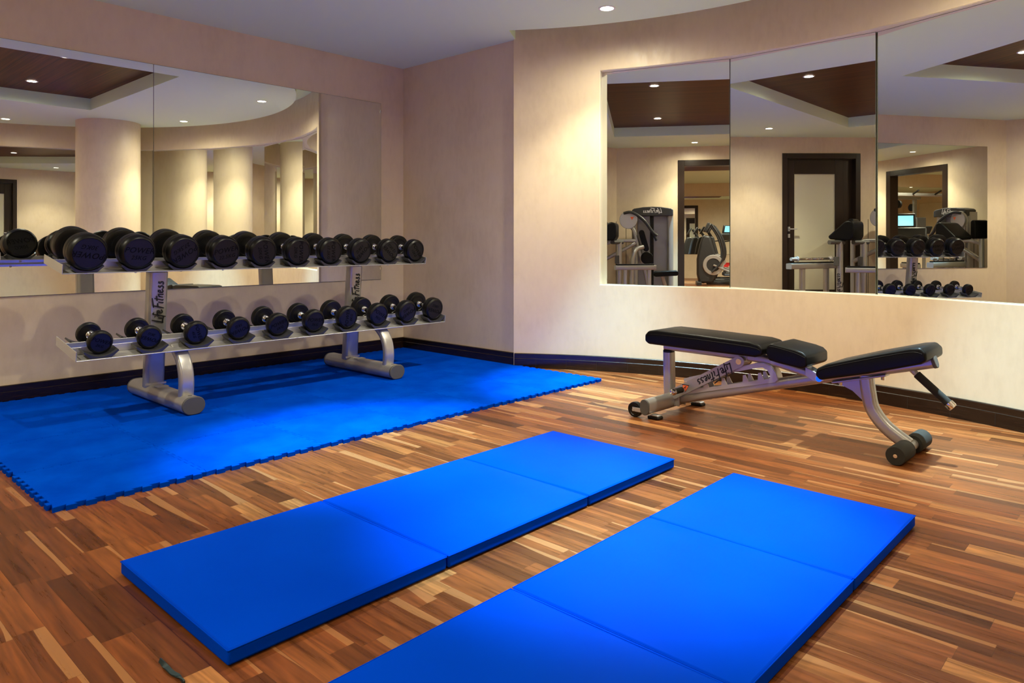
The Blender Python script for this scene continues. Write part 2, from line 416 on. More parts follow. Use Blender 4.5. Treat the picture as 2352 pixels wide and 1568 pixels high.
# ------------------------------------------------------------------ downlights
def downlight(s, v, rec, k, loc=None, z=None, label=''):
    p = loc if loc is not None else W(s, v, ZC + (HR if rec else 0))
    r = empty('downlight', label, 'ceiling light', p, (0, 0, 0), 'recessed downlights')
    bm = new(); lathe(bm, [(.046, -.001), (.060, -.001), (.060, -.004), (.054, -.006), (.046, -.005)], (0, 0, 0), (0, 0, 1), 32, True)
    obj('trim_ring', bm, M['white'], r)
    bm = new(); lathe(bm, [(.0, -.0035), (.045, -.0035), (.045, -.001), (.0, -.001)], (0, 0, 0), (0, 0, 1), 32)
    obj('lamp_lens', bm, M['lamp'], r)
    for nm, pw, colr, size, bl in (('wide', P_WIDE * (.45 if rec else 1.0), C_WIDE, 106, .62), ('core', P_CORE, C_CORE, 44, 1.0), ('spill', P_SPILL, C_WIDE, 172, 1.0)):
        L = bpy.data.lights.new('spot_' + nm, 'SPOT'); L.energy = pw * k; L.color = colr
        L.spot_size = R_(size); L.spot_blend = bl; L.shadow_soft_size = .03
        lo = bpy.data.objects.new('downlight_' + nm, L); COL.objects.link(lo); lo.parent = r; lo.location = (0, 0, -.02)
    return r
LL = ['recessed downlight in the plain ceiling above the corner of the blue tile mat', 'recessed downlight in the plain ceiling above the adjustable bench', 'recessed downlight behind the camera near the curved wall',
      'recessed downlight in the plain ceiling before the open doorway', 'recessed downlight in the plain ceiling near the frosted glass door', 'downlight in the timber panel nearest the dumbbell rack',
      'downlight in the timber panel above the two gym mats', 'downlight in the timber panel nearest the doorway, back wall side', 'downlight in the timber panel above the camera',
      'added unseen fill downlight in the plain ceiling beside the open doorway, rear wall side', 'added unseen fill downlight near the rear wall behind the camera']
for (s, v, rec, k), lb in zip(LIGHTS, LL): downlight(s, v, rec, k, label=lb)
# ------------------------------------------------------------------ brush script lettering and stamped text
LOGO = [[(.36,1.08),(.26,.7),(.10,.05),(.02,-.06)], [(.02,-.03),(.35,-.02),(.72,-.10)],
 [(.60,.46),(.50,.05)], [(.68,.72),(.72,.80)],
 [(1.14,.86),(1.02,.98),(.94,.84),(.80,.2),(.66,-.30)], [(.72,.46),(1.14,.54)],
 [(1.04,.22),(1.30,.36),(1.30,.52),(1.16,.50),(1.05,.26),(1.10,.07),(1.26,.06),(1.42,.18)],
 [(1.86,.98),(1.74,.5),(1.56,-.10)], [(1.66,.92),(2.1,1.0),(2.66,1.10)], [(1.66,.48),(2.1,.54)],
 [(2.22,.48),(2.12,.06),(2.2,.02)],
 [(2.60,.86),(2.46,.3),(2.40,.04),(2.50,.04)], [(2.34,.60),(2.86,.66)],
 [(2.80,.46),(2.70,.04)], [(2.72,.2),(2.88,.44),(3.02,.44),(2.98,.2),(2.98,.04),(3.08,.06)],
 [(3.18,.22),(3.42,.34),(3.42,.48),(3.28,.46),(3.18,.22),(3.24,.06),(3.42,.06),(3.56,.16)],
 [(3.94,.46),(3.80,.48),(3.74,.36),(3.88,.22),(3.84,.06),(3.68,.02),(3.58,.08)],
 [(4.36,.46),(4.22,.48),(4.16,.36),(4.30,.22),(4.26,.06),(4.10,.02),(4.00,.08)]]
def logo(name, o, ex, ey, size, parent, material=None, t=.0012):
    bm = new(); o, ex, ey = Vector(o), Vector(ex).normalized(), Vector(ey).normalized(); nz = ex.cross(ey)
    for pl in LOGO:
        pts = [o + (ex * a + ey * b) * size for a, b in pl]
        if len(pts) > 2: pts = smoothpath(pts, 5)
        n = len(pts); rings = []
        for i, p in enumerate(pts):
            d = (pts[min(i+1, n-1)] - pts[max(i-1, 0)]).normalized(); sd = nz.cross(d)
            w = size * (.042 + .026 * math.sin(PI * (i + .5) / n))
            rings.append([p + sd * w, p - sd * w, p - sd * w + nz * t, p + sd * w + nz * t])
        loft(bm, rings)
    return obj(name, bm, material or M['ink'], parent, False)
def text_mesh(body, size, extrude, shear=.28):
    cu = bpy.data.curves.new('t', 'FONT'); cu.body = body; cu.size = size; cu.extrude = extrude; cu.shear = shear
    cu.align_x = 'CENTER'; cu.align_y = 'CENTER'; cu.offset = size * .012; cu.space_character = 1.08; cu.resolution_u = 3
    o = bpy.data.objects.new('t', cu); COL.objects.link(o)
    bpy.context.view_layer.update()
    me = bpy.data.meshes.new_from_object(o.evaluated_get(bpy.context.evaluated_depsgraph_get()))
    bpy.data.objects.remove(o); bpy.data.curves.remove(cu)
    return me
TC = {}
def stamp(kg):
    """POWER over the weight, lying in x/y, facing +z"""
    if kg not in TC:
        bm = new()
        for body, size, dy in (('POWER', .046, .012), (kg, .034, -.032)):
            me = text_mesh(body, size, .0007); k = len(bm.verts)
            bm.from_mesh(me); bm.verts.ensure_lookup_table()
            for v in bm.verts[k:]: v.co.y += dy
            bpy.data.meshes.remove(me)
        me = bpy.data.meshes.new('lettering'); bm.to_mesh(me); bm.free(); me.materials.append(M['rubber_g']); TC[kg] = me
    return TC[kg]

# ------------------------------------------------------------------ blue puzzle mat: 6 x 4 interlocking tiles
TS, TV, TT = 3.432 / 6, 2.245 / 4, .02
NT = 8
def toothline(L, n=NT, amp=.0085):
    """offsets (along, across) of the interlocking edge, zero at both ends"""
    pts = [(0, 0)]; p = L / (n + .5); x = p * .35
    for i in range(n):
        a, b = x + p * i, x + p * i + p * .5
        pts += [(a + .003, -amp), (a - .003 + .000, amp), (b + .003, amp), (b - .003, -amp)] if i < n else []
    pts += [(L, 0)]; return pts
def tile_mesh(first=False):
    e = []; g = .0004
    sx, sy = toothline(TS), toothline(TV)
    for a, b in sx[:-1]: e.append((a, b))                       # wall edge, runs along s
    for a, b in sy[:-1]: e.append((TS + b, a))
    for a, b in sx[::-1][:-1]: e.append((a, TV + b))
    for a, b in sy[::-1][:-1]: e.append((b, a))
    bm = new()
    cx, cy2 = TS / 2, TV / 2
    def sh(w):                                                  # outline drawn in by w
        n = len(e); out = []
        for i in range(n):
            p0, p1, p2 = Vector(e[i - 1]), Vector(e[i]), Vector(e[(i + 1) % n])
            n1 = Vector((-(p1 - p0).y, (p1 - p0).x)).normalized(); n2 = Vector((-(p2 - p1).y, (p2 - p1).x)).normalized()
            m = n1 + n2; out.append(tuple(p1 + m * (w / max(.35, 1 + n1.dot(n2)))))
        return out
    P = lambda pts, z: [Vector((-(a - cx), -(b - cy2), z)) for a, b in pts]
    k0, k1 = .00035, .0016
    loft(bm, [P(sh(k0), 0), P(sh(k0), TT - .0016), P(sh(k1), TT)])
    bmesh.ops.recalc_face_normals(bm, faces=bm.faces)
    me = bpy.data.meshes.new('puzzle_mat_tile'); bm.to_mesh(me); bm.free(); me.materials.append(M['eva']); return me
tm = tile_mesh()
ROWN = ['along the back wall', 'in the second row from the wall', 'in the third row from the wall', 'in the row bordering the wood floor']
ORD = ['first', 'second', 'third', 'fourth', 'fifth', 'sixth', 'seventh', 'eighth', 'ninth', 'tenth']
rt = random.Random(5)
for j in range(4):
    for i in range(6):
        o = bpy.data.objects.new('puzzle_mat_tile', tm); COL.objects.link(o)
        o.location = W(.004 + TS * (i + .5), .022 + TV * (j + .5), 0); o.rotation_euler = (0, 0, TH)
        tag(o, 'blue foam tile, %s from the corner %s' % (ORD[i], ROWN[j]), 'floor mat tile', 'interlocking blue foam tiles under the rack')

# ------------------------------------------------------------------ two folding gym mats
def gym_mat(s0, s1, v0, v1, seams, label):
    T = .05
    r = empty('gym_mat', label, 'exercise mat', W((s0 + s1) / 2, (v0 + v1) / 2, 0), ROT, 'blue folding gym mats')
    cs, cv = (s0 + s1) / 2, (v0 + v1) / 2
    bounds = [s0] + seams + [s1]
    for i in range(len(bounds) - 1):
        a, b = bounds[i] + (.004 if i else 0), bounds[i + 1] - (.004 if i < len(bounds) - 2 else 0)
        nx, ny = 16, 16; bm = new(); L, Wd = b - a, v1 - v0
        grid = {}
        for zi, zz in ((0, .004), (1, T)):
            for ix in range(nx + 1):
                for iy in range(ny + 1):
                    u, w = ix / nx, iy / ny
                    fx, fy = min(u, 1 - u) * L, min(w, 1 - w) * Wd
                    d = min(fx, fy)
                    h = zz
                    if zi: h = T - .006 + .006 * min(1, d / .10) ** .5 + .0015 * math.sin(5 * u + 2 * i) * math.sin(4 * w)
                    grid[zi, ix, iy] = bm.verts.new((-(a + L * u - cs), -(v0 + Wd * w - cv), h))
        for zi in (0, 1):
            for ix in range(nx):
                for iy in range(ny):
                    bm.faces.new((grid[zi, ix, iy], grid[zi, ix+1, iy], grid[zi, ix+1, iy+1], grid[zi, ix, iy+1]))
        for ix in range(nx):
            for iy in (0, ny): bm.faces.new((grid[0, ix, iy], grid[0, ix+1, iy], grid[1, ix+1, iy], grid[1, ix, iy]))
        for iy in range(ny):
            for ix in (0, nx): bm.faces.new((grid[0, ix, iy], grid[0, ix, iy+1], grid[1, ix, iy+1], grid[1, ix, iy]))
        pn = obj('panel', bm, M['bvinyl'], r, True, bevel=.007, seg=3, ang=50)
        # welded seam round the lower edge
        bm = new(); z = T - .0085
        c = [(-(a - cs), -(v0 - cv)), (-(b - cs), -(v0 - cv)), (-(b - cs), -(v1 - cv)), (-(a - cs), -(v1 - cv))]
        for k in range(4):
            p, q = c[k], c[(k + 1) % 4]; cyl(bm, (p[0], p[1], z), (q[0], q[1], z), .0016, seg=8)
        obj('welded_seam', bm, M['bvinyl'], pn)
    for sm in seams:                                           # hinge cloth low between two panels
        bm = new(); box(bm, (-(sm - cs), 0, .040), (.012, v1 - v0 - .012, .003))
        obj('hinge_strip', bm, M['bvinyl'], r)
    return r
gym_mat(1.412, 3.443, 2.983, 3.677, [2.040, 2.752], 'blue folding gym mat lying nearer the tile mat and dumbbell rack')
gym_mat(1.415, 3.450, 3.955, 4.632, [2.064, 2.765], 'blue folding gym mat in the foreground, cut off by the lower frame edge')

# ------------------------------------------------------------------ two tier dumbbell rack
RS, RV, RZ = 1.7395, .79, TT
rack = empty('dumbbell_rack', 'silver two-tier dumbbell rack standing on the blue tiles before the mirror', 'weight rack', W(RS, RV, RZ), ROT)
def rl(s, v, z): return Vector((RS - s, RV - v, z - RZ))
TILT = math.atan2(.054, .345)
def cradle_mesh():
    bm = new(); prof = [(-.050, 0), (-.087, .034), (-.083, .042)]
    for i in range(13):
        a = -40 + 80 * i / 12; prof.append((.115 * math.sin(R_(a)), .124 - .115 * math.cos(R_(a))))
    prof += [(.083, .042), (.087, .034), (.050, 0)]
    prism(bm, prof, (0, 0, 0), (1, 0, 0), (0, 0, 1), .088)
    bmesh.ops.recalc_face_normals(bm, faces=bm.faces)
    me = bpy.data.meshes.new('cradle'); bm.to_mesh(me); bm.free(); me.materials.append(M['cradle']); return me
CRM = cradle_mesh()
SPOS = [2.902 - .262 * i for i in range(10)]
def tray(name, v, z, cradle_s):
    X = 1.2875
    bm = new()
    for y0, y1, z0, z1 in ((0, .116, 0, .004), (.112, .116, .004, .046), (.213, .217, .004, .046), (.213, .347, 0, .004)):
        box(bm, (0, (y0 + y1) / 2, (z0 + z1) / 2), (2 * X - .008, y1 - y0, z1 - z0))
    for s in cradle_s:                                         # bolt heads under the rails
        for y in (.03, .30): lathe(bm, [(.004, -.009), (.0075, -.007), (.0075, 0), (.0, 0)], (RS - s, y, 0), (0, 0, 1), 10)
    t = obj(name, bm, M['steel_l'], rack, False, bevel=.001, seg=1, loc=rl(RS, v, z), rot=(TILT, 0, 0))
    for sg in (-1, 1):
        bm = new(); box(bm, (sg * (X - .002), .1735, .027), (.004, .347, .054)); obj('end_plate', bm, M['steel_l'], t, False, bevel=.0012, seg=1)
    for s in cradle_s:
        for y in (.052, .292):
            c = bpy.data.objects.new('cradle', CRM); COL.objects.link(c); c.parent = t; c.location = (RS - s, y, .0042)
    return t
tray('upper_tray', .856, .823, SPOS)
tray('lower_tray', 1.089, .372, SPOS)
for s in (2.467, 1.022):
    # floor foot
    bm = new(); prof = stadium(.128, .098, 10)
    sweep(bm, [rl(s, .385, .072), rl(s, 1.205, .072)], prof, Vector((1, 0, 0)))
    ft = obj('foot', bm, M['steel'], rack, True, ang=40)
    for v0, v1 in ((.371, .387), (1.203, 1.220)):
        bm = new(); sweep(bm, [rl(s, v0, .072), rl(s, v1, .072)], stadium(.131, .101, 10), Vector((1, 0, 0)))
        obj('end_cap', bm, M['cap'], ft, True, bevel=.004, seg=2, ang=40)
    bm = new(); box(bm, rl(s, .76, .121), (.07, .05, .003)); obj('foot_plate', bm, M['steel_l'], ft, False)
    bm = new(); cyl(bm, rl(s, 1.165, .1205), rl(s, 1.165, .1220), .012, seg=16); obj('foot_plug', bm, M['cap'], ft, False)
    # leaning upright
    bm = new(); sweep(bm, smoothpath([rl(s, .628, .105), rl(s, .650, .35), rl(s, .690, .815)], 6), rrect(.118, .075, .026, 6), Vector((1, 0, 0)))
    upr = obj('upright', bm, M['steel'], rack, True, ang=50)
    d = (rl(s, .690, .815) - rl(s, .652, .37)).normalized()
    base = rl(s, .665, .50) + Vector((.026, -.0395, 0))
    logo('logo_lettering', base, d, Vector((-1, 0, 0)), .0595, upr)
    bm = new(); box(bm, rl(s, .60, .112), (.10, .012, .02)); box(bm, rl(s, .667, .123), (.125, .006, .012)); obj('weld_plate', bm, M['steel_l'], upr, False)
    # curved front strut
    bm = new(); sweep(bm, smoothpath([rl(s, 1.108, .112), rl(s, 1.116, .19), rl(s, 1.100, .27), rl(s, 1.055, .335), rl(s, .985, .386)], 8), rrect(.084, .046, .018, 6), Vector((1, 0, 0)))
    obj('strut', bm, M['steel'], rack, True, ang=50)
    # plates under the trays and bracket to the lower tray
    bm = new(); box(bm, rl(s - .03, .70, .843), (.26, .24, .008), Matrix.Rotation(TILT, 4, 'X')); obj('mounting_plate', bm, M['steel_l'], rack, False, bevel=.001, seg=1)
    bm = new(); box(bm, rl(s - .03, 1.005, .3835), (.26, .15, .008), Matrix.Rotation(TILT, 4, 'X')); box(bm, rl(s, .83, .400), (.10, .26, .03), Matrix.Rotation(TILT, 4, 'X')); obj('mounting_plate', bm, M['steel_l'], rack, False, bevel=.001, seg=1)

# ------------------------------------------------------------------ dumbbells
def head_mesh(r, t):
    bm = new()
    lathe(bm, [(0, .003), (.62 * r, .003), (.66 * r, 0), (.90 * r, 0), (.965 * r, .003), (r, .012), (r, t * .52), (r * .992, t * .54), (r * .992, t * .56), (r, t * .58), (r, t * .70), (.955 * r, t * .86),
               (.86 * r, t * .965), (.825 * r, t - .0005), (.805 * r, t), (.795 * r, t - .0015), (.785 * r, t - .0035), (0, t - .0035)], (0, 0, 0), (0, 0, 1), 56)
    bmesh.ops.recalc_face_normals(bm, faces=bm.faces)
    me = bpy.data.meshes.new('head'); bm.to_mesh(me); bm.free(); me.materials.append(M['rubber']); me.shade_smooth(); me.set_sharp_from_angle(angle=R_(28)); return me
def handle_mesh(L):
    bm = new(); prof = [(.014, -L / 2 - .01)]
    for z, r in ((-.5, .0235), (-.46, .0255), (-.40, .0255), (-.34, .0215), (-.31, .0155), (-.28, .0155), (-.27, .0175), (-.255, .0175), (-.245, .0155), (-.12, .0168), (0, .0172), (.12, .0168), (.245, .0155), (.255, .0175), (.27, .0175), (.28, .0155), (.31, .0155), (.34, .0215), (.40, .0255), (.46, .0255), (.5, .0235)): prof.append((r, z * L))
    prof.append((.014, L / 2 + .01))
    lathe(bm, prof, (0, 0, 0), (0, 0, 1), 28)
    bmesh.ops.recalc_face_normals(bm, faces=bm.faces)
    me = bpy.data.meshes.new('handle'); bm.to_mesh(me); bm.free(); me.materials.append(M['chrome']); me.shade_smooth(); me.set_sharp_from_angle(angle=R_(40)); return me
HL = .150; HM = handle_mesh(HL)
def dumbbell(s, v, zc, r, t, kg, turn, label, group):
    e = empty('dumbbell', label, 'dumbbell', W(s, v, zc), (0, 0, 0), group)
    # local z is the dumbbell's axis, pointing into the room
    Mx = Matrix.Rotation(TH, 4, 'Z') @ Matrix.Rotation(TILT, 4, 'X') @ Matrix.Rotation(R_(90), 4, 'X')
    e.rotation_euler = Mx.to_euler()
    h = bpy.data.objects.new('handle', HM); COL.objects.link(h); h.parent = e
    hm = head_mesh(r, t); k = r / .105
    for sg in (1, -1):
        o = bpy.data.objects.new('head', hm); COL.objects.link(o); o.parent = e
        o.location = (0, 0, sg * HL / 2); o.rotation_euler = (0 if sg > 0 else PI, 0, 0)
        l = bpy.data.objects.new('lettering', stamp(kg)); COL.objects.link(l); l.parent = o
        l.location = (0, 0, t - .0034); l.rotation_euler = (0, 0, -R_(turn)); l.scale = (k, k, 1)
UP = [('30KG', 188), ('25KG', 4), ('27.5KG', 146), ('22.5KG', -12), ('20KG', 78), ('20KG', 86), ('17.5KG', 84), ('15KG', 132), ('12.5KG', 220), ('12KG', 52)]
LO = [('2KG', 20), ('3KG', 200), ('4KG', 70), ('5KG', 160), ('6KG', -20), ('7KG', 4), ('8KG', -88), ('9KG', 30), ('10KG', 150), ('10KG', 196)]
def on_tray(v, z, r):
    y, h = .164, .0146 + r
    return v - y * math.cos(TILT) + h * math.sin(TILT), z + y * math.sin(TILT) + h * math.cos(TILT)
for i in range(10):
    u = i / 9
    r, t = .105 * (1 - u) + .0885 * u, .107 * (1 - u) + .067 * u
    lab = {0: 'largest black rubber dumbbell, leftmost on the upper tier of the rack', 9: 'black rubber dumbbell at the right end of the upper tier, nearest the corner'}.get(i, '%s black rubber dumbbell from the left on the upper tier of the rack' % ORD[i])
    dumbbell(SPOS[i], *on_tray(.856, .823, r), r, t, UP[i][0], UP[i][1], lab, 'dumbbells on the upper tier')
    r, t = .0635 * (1 - u) + .087 * u, .040 * (1 - u) + .063 * u
    lab = {0: 'smallest black rubber dumbbell, leftmost on the lower tier of the rack', 9: 'black rubber dumbbell at the right end of the lower tier, nearest the corner'}.get(i, '%s black rubber dumbbell from the left on the lower tier of the rack' % ORD[i])
    dumbbell(SPOS[i] + (.0 if i else -.008), *on_tray(1.089, .372, r), r, t, LO[i][0], LO[i][1], lab, 'dumbbells on the lower tier')

# ------------------------------------------------------------------ adjustable bench
BT = R_(-44.4)
bench = empty('weight_bench', 'adjustable black vinyl weight bench on a silver frame before the curved wall', 'bench', (.9574, 4.2493, 0), (0, 0, BT))
def bp(x, z, y=0.0): return Vector((x, y, z))
EX, EZ = Vector((1, 0, 0)), Vector((0, 0, 1)); YS = Vector((0, 1, 0))
def pad(name, prof, hw, inset=0.0):
    bm = new(); prism(bm, prof, (0, 0, 0), EX, EZ, 2 * hw)
    o = obj(name, bm, M['vinyl'], bench, True, bevel=.011, seg=4, ang=60)
    o.data.set_sharp_from_angle(angle=R_(180)); return o
p1 = pad('back_pad', [(-.085, .402), (-.110, .418), (-.110, .455), (-.085, .480), (-.03, .488), (.25, .484), (.54, .476), (.590, .466), (.614, .442), (.608, .410), (.57, .398), (.25, .399)], .142)
p2 = pad('seat_pad', [(.642, .390), (.626, .430), (.634, .466), (.658, .479), (.78, .460), (.818, .449), (.840, .430), (.840, .382), (.816, .366), (.70, .380)], .138)
p3 = pad('leg_pad', [(.902, .322), (.880, .345), (.888, .378), (.935, .406), (1.12, .467), (1.30, .520), (1.345, .527), (1.370, .506), (1.372, .470), (1.348, .452), (1.12, .380)], .138)
for pd, pl, hw in ((p1, [(-.095, .447), (-.04, .462), (.25, .460), (.54, .450), (.598, .437)], .1425), (p2, [(.640, .452), (.67, .462), (.78, .443), (.832, .424)], .1385), (p3, [(.892, .364), (.94, .390), (1.12, .449), (1.30, .502), (1.354, .500)], .1385)):
    bm = new()
    for sg in (-1, 1): sweep(bm, smoothpath([bp(a, b, sg * hw) for a, b in pl], 5), circ(.0022, 6), YS)
    obj('piping', bm, M['vinyl'], pd)
def member(name, bm, m='steel', **k): return obj(name, bm, M[m], bench, True, **k)
# rear cross foot with wheels and rubber pads
bm = new(); sweep(bm, [bp(0, .072, -.30), bp(0, .072, .30)], stadium(.056, .088, 8), EX); cf = member('cross_foot', bm, ang=40)
for sg in (-1, 1):
    bm = new(); sweep(bm, [bp(0, .072, sg * .297), bp(0, .072, sg * .309)], stadium(.058, .090, 8), EX); obj('end_cap', bm, M['cap'], cf, True, bevel=.003, seg=2)
    bm = new(); box(bm, (.025, sg * .235, .0085), (.075, .05, .017)); obj('rubber_pad', bm, M['rubber'], cf, False, bevel=.005)
    bm = new(); box(bm, (.030, sg * .235, .021), (.055, .042, .008)); obj('pad_bracket', bm, M['steel_l'], cf, False, bevel=.003)
    wh = new(); y = sg * .272
    lathe(wh, [(.012, -.014), (.028, -.013), (.031, -.016), (.042, -.015), (.043, -.010), (.043, .010), (.042, .015), (.031, .016), (.028, .013), (.012, .014)], (-.083, y, .0435), (0, 1, 0), 32)
    w = member('wheel', wh, 'rubber')
    bm = new(); box(bm, (-.052, y - .021, .0475), (.075, .005, .022)); box(bm, (-.052, y + .021, .0475), (.075, .005, .022)); cyl(bm, (-.083, y - .026, .0435), (-.083, y + .026, .0435), .007, seg=14); obj('wheel_bracket', bm, M['steel_l'], w, False)
# rear post
bm = new(); sweep(bm, [bp(-.028, .095), bp(-.033, .346)], rrect(.058, .066, .020, 5), EX); ps = member('post', bm, ang=50)
bm = new(); sweep(bm, [bp(-.034, .344), bp(-.034, .360)], rrect(.060, .060, .020, 5), EX); obj('post_cap', bm, M['rubber'], ps, True, bevel=.004)
# main spine
bm = new(); sweep(bm, [bp(.03, .078), bp(.60, .240), bp(.95, .338), bp(1.368, .452)], rrect(.052, .058, .022, 6), YS); sp_ = member('spine', bm, ang=50)
bm = new(); sweep(bm, [bp(1.362, .4505), bp(1.378, .4550)], rrect(.055, .062, .022, 6), YS); obj('spine_cap', bm, M['cap'], sp_, True, bevel=.004)
bm = new(); box(bm, (.022, -.0345, .076), (.075, .010, .068)); box(bm, (.022, .0345, .076), (.075, .010, .068)); cyl(bm, (.02, -.045, .070), (.02, .045, .070), .0095, seg=12); obj('spine_clamp', bm, M['steel'], sp_, False, bevel=.003)
# front leg with foam roller feet
bm = new(); sweep(bm, smoothpath([bp(1.075, .352), bp(1.085, .27), bp(1.105, .19), bp(1.165, .115), bp(1.262, .050)], 8), rrect(.055, .066, .022, 6), YS); lg = member('leg', bm, ang=50)
bm = new(); cyl(bm, (1.266, -.20, .043), (1.266, .20, .043), .024, seg=24); member('foot_bar', bm)
for sg in (-1, 1):
    bm = new(); y0, y1 = sg * .055, sg * .215
    lathe(bm, [(.024, 0), (.040, 0), (.0425, .004), (.0425, .152), (.040, .157), (.012, .157)], (1.266, y0, .0425), (0, sg, 0), 36); fr = member('foot_roller', bm, 'foam')
    bm = new(); cyl(bm, (1.266, sg * .211, .0425), (1.266, sg * .2135, .0425), .0085, seg=18); cyl(bm, (1.266, sg * .2135, .0425), (1.266, sg * .2165, .0425), .005, seg=6); obj('roller_bolt', bm, M['chrome'], fr, False)
# plate and gusset under the spine
bm = new(); d = Vector((.418, 0, .114)).normalized(); u = Vector((-d.z, 0, d.x))
c = bp(1.045, .332); box(bm, c, (.26, .066, .010), Matrix.Rotation(-math.atan2(.114, .418), 4, 'Y'))
pt = member('leg_plate', bm, ang=30, bevel=.003)
bm = new()
for x in (.955, 1.15):
    cyl(bm, bp(x, .332 + (x - 1.045) * .273 - .022), bp(x, .332 + (x - 1.045) * .273), .009, seg=6)
obj('plate_bolt', bm, M['chrome'], pt, False)
bm = new(); prism(bm, [(.935, .298), (1.06, .330), (1.085, .24), (1.105, .188), (1.065, .222), (1.01, .268)], (0, 0, 0), EX, EZ, .006); obj('gusset', bm, M['steel'], pt, False)
# front handle
bm = new(); a, b = bp(1.262, .415), bp(1.435, .262); d = (b - a).normalized()
cyl(bm, a, b, .0135, seg=18); hd = member('handle', bm)
bm = new(); cyl(bm, a + d * .045, b - d * .012, .0185, seg=22); obj('handle_grip', bm, M['foam'], hd, True, bevel=.002)
bm = new(); lathe(bm, [(.013, -.014), (.0205, -.013), (.0205, .008), (.017, .014), (0, .015)], b, d, 24); obj('grip_end_cap', bm, M['chrome'], hd)
# carriage under the back and seat pads
bm = new()
sweep(bm, [bp(-.055, .380), bp(.28, .377), bp(.56, .372), bp(.66, .356), bp(.815, .322)], rrect(.052, .042, .012, 4), YS); cr = member('pad_carriage', bm, ang=40)
bm = new()
for sg in (-1, 1):
    prism(bm, [(.792, .362), (.792, .318), (.83, .296), (.868, .293), (.885, .303), (.887, .318), (.868, .330)], bp(0, 0, sg * .034), EX, EZ, .006)
box(bm, (.797, 0, .340), (.006, .070, .048)); member('hinge_bracket', bm, 'steel_l', bevel=.002)
bm = new(); cyl(bm, (.862, -.043, .311), (.862, .043, .311), .010, seg=14)
for sg in (-1, 1): cyl(bm, (.862, sg * .037, .311), (.862, sg * .042, .311), .015, seg=18)
member('hinge_bolt', bm, 'chrome')
# support arm with lettering, pivot, pull pin and warning sticker
PA, PB = bp(.436, .349), bp(.030, .114); xd = (PB - PA).normalized(); yd = Vector((-xd.z, 0, xd.x)) * 1.0
if yd.z > 0: yd = -yd
AL = (PB - PA).length
arm_o = []
for sg in (-1, 1):
    bm = new(); oc = PA + (PB - PA) / 2 + Vector((0, sg * .046, 0))
    prism(bm, stadium(AL + .06, .058, 10), oc, xd, yd, .007); arm_o.append(member('support_arm', bm, ang=30))
bm = new(); cyl(bm, PA + Vector((0, -.055, 0)), PA + Vector((0, .055, 0)), .016, seg=20); cyl(bm, PB + Vector((0, -.048, 0)), PB + Vector((0, .048, 0)), .011, seg=16); member('arm_pivot', bm, 'chrome')
bm = new(); sweep(bm, [PA + Vector((0, -.042, 0)), PA + Vector((0, .042, 0))], circ(.026, 18), EX); box(bm, PA + Vector((.012, 0, .022)), (.05, .06, .03)); member('pivot_block', bm, bevel=.003)
fy = -.0497
logo('logo_lettering', PA + xd * .050 + Vector((0, fy, 0)) - yd * .013, xd, yd, .0545, arm_o[0])
so = PA + xd * (AL - .090) + Vector((0, fy - .0002, 0))
def tri(k): return [(-k, .82 * k), (k, .82 * k), (0, -.92 * k)]
bm = new(); prism(bm, tri(.024), so, EX, EZ, .0008); st = obj('warning_sticker', bm, M['ink'], arm_o[0], False)
bm = new(); prism(bm, [(a, b - .0008) for a, b in tri(.0195)], so + Vector((0, -.0004, 0)), EX, EZ, .0009); obj('sticker_field', bm, M['orange'], st, False)
bm = new()
for pl in ([(-.004, .010), (.001, .003), (-.004, -.002), (.002, -.007)], [(-.007, .002), (.0, .004), (.007, .008)], [(.003, .0), (.006, -.002)]):
    sweep(bm, [so + Vector((a, -.0009, b + .002)) for a, b in pl], circ(.0016, 6), YS)
obj('sticker_symbol', bm, M['ink'], st, False)
g0 = Vector((.092, -.05, .149))
bm = new(); cyl(bm, g0, g0 + Vector((0, -.018, 0)), .017, seg=22); cyl(bm, g0 + Vector((0, -.018, 0)), g0 + Vector((0, -.11, 0)), .011, seg=16); pin = member('pull_pin', bm, 'chrome')
bm = new(); cyl(bm, g0 + Vector((0, -.020, 0)), g0 + Vector((0, -.092, 0)), .0165, seg=24); obj('pin_grip', bm, M['foam'], pin, True, bevel=.002)
bm = new(); lathe(bm, [(.012, 0), (.0185, .004), (.0185, .018), (.014, .026), (0, .029)], g0 + Vector((0, -.092, 0)), (0, -1, 0), 26); obj('pin_knob', bm, M['chrome'], pin)
# toothed adjustment rack: two plates joined by a curved nose
lo0, lo1 = Vector((.085, 0, .128)), Vector((.640, 0, .275)); dl = (lo1 - lo0).normalized(); ul = Vector((-dl.z, 0, dl.x)); LL_ = (lo1 - lo0).length
def adj(a, b): p = lo0 + dl * a + ul * b; return (p.x, p.z)
prof = [adj(0, -.012), adj(LL_ - .012, -.012), adj(LL_ + .004, .0), adj(LL_ + .004, .03), adj(LL_ - .012, .072), adj(LL_ - .05, .096), adj(LL_ - .10, .100), adj(.02, .078), adj(.02, .058)]
inner_top = [adj(LL_ - .10, .076), adj(LL_ - .06, .073), adj(LL_ - .038, .055), adj(LL_ - .030, .030), adj(LL_ - .036, .012)]
teeth = []
for a in (.485, .395, .265, .150, .06):
    teeth += [adj(a + .020, .010), adj(a + .010, .048), adj(a - .004, .048), adj(a - .016, .010)]
prof = prof + inner_top + teeth + [adj(0, .010)]
for sg in (-1, 1):
    bm = new(); prism(bm, prof, (0, sg * .030, 0), EX, EZ, .005); member('adjustment_plate', bm, 'steel_l', ang=20)
bm = new(); pth = [adj(LL_ - .10, .1005), adj(LL_ - .05, .0965), adj(LL_ - .012, .0725), adj(LL_ + .004, .030), adj(LL_ + .004, .0), adj(LL_ - .006, -.010)]
sweep(bm, smoothpath([bp(a, b) for a, b in pth], 4), rrect(.060, .004, .0015, 2), YS); member('adjustment_nose', bm, 'steel_l')

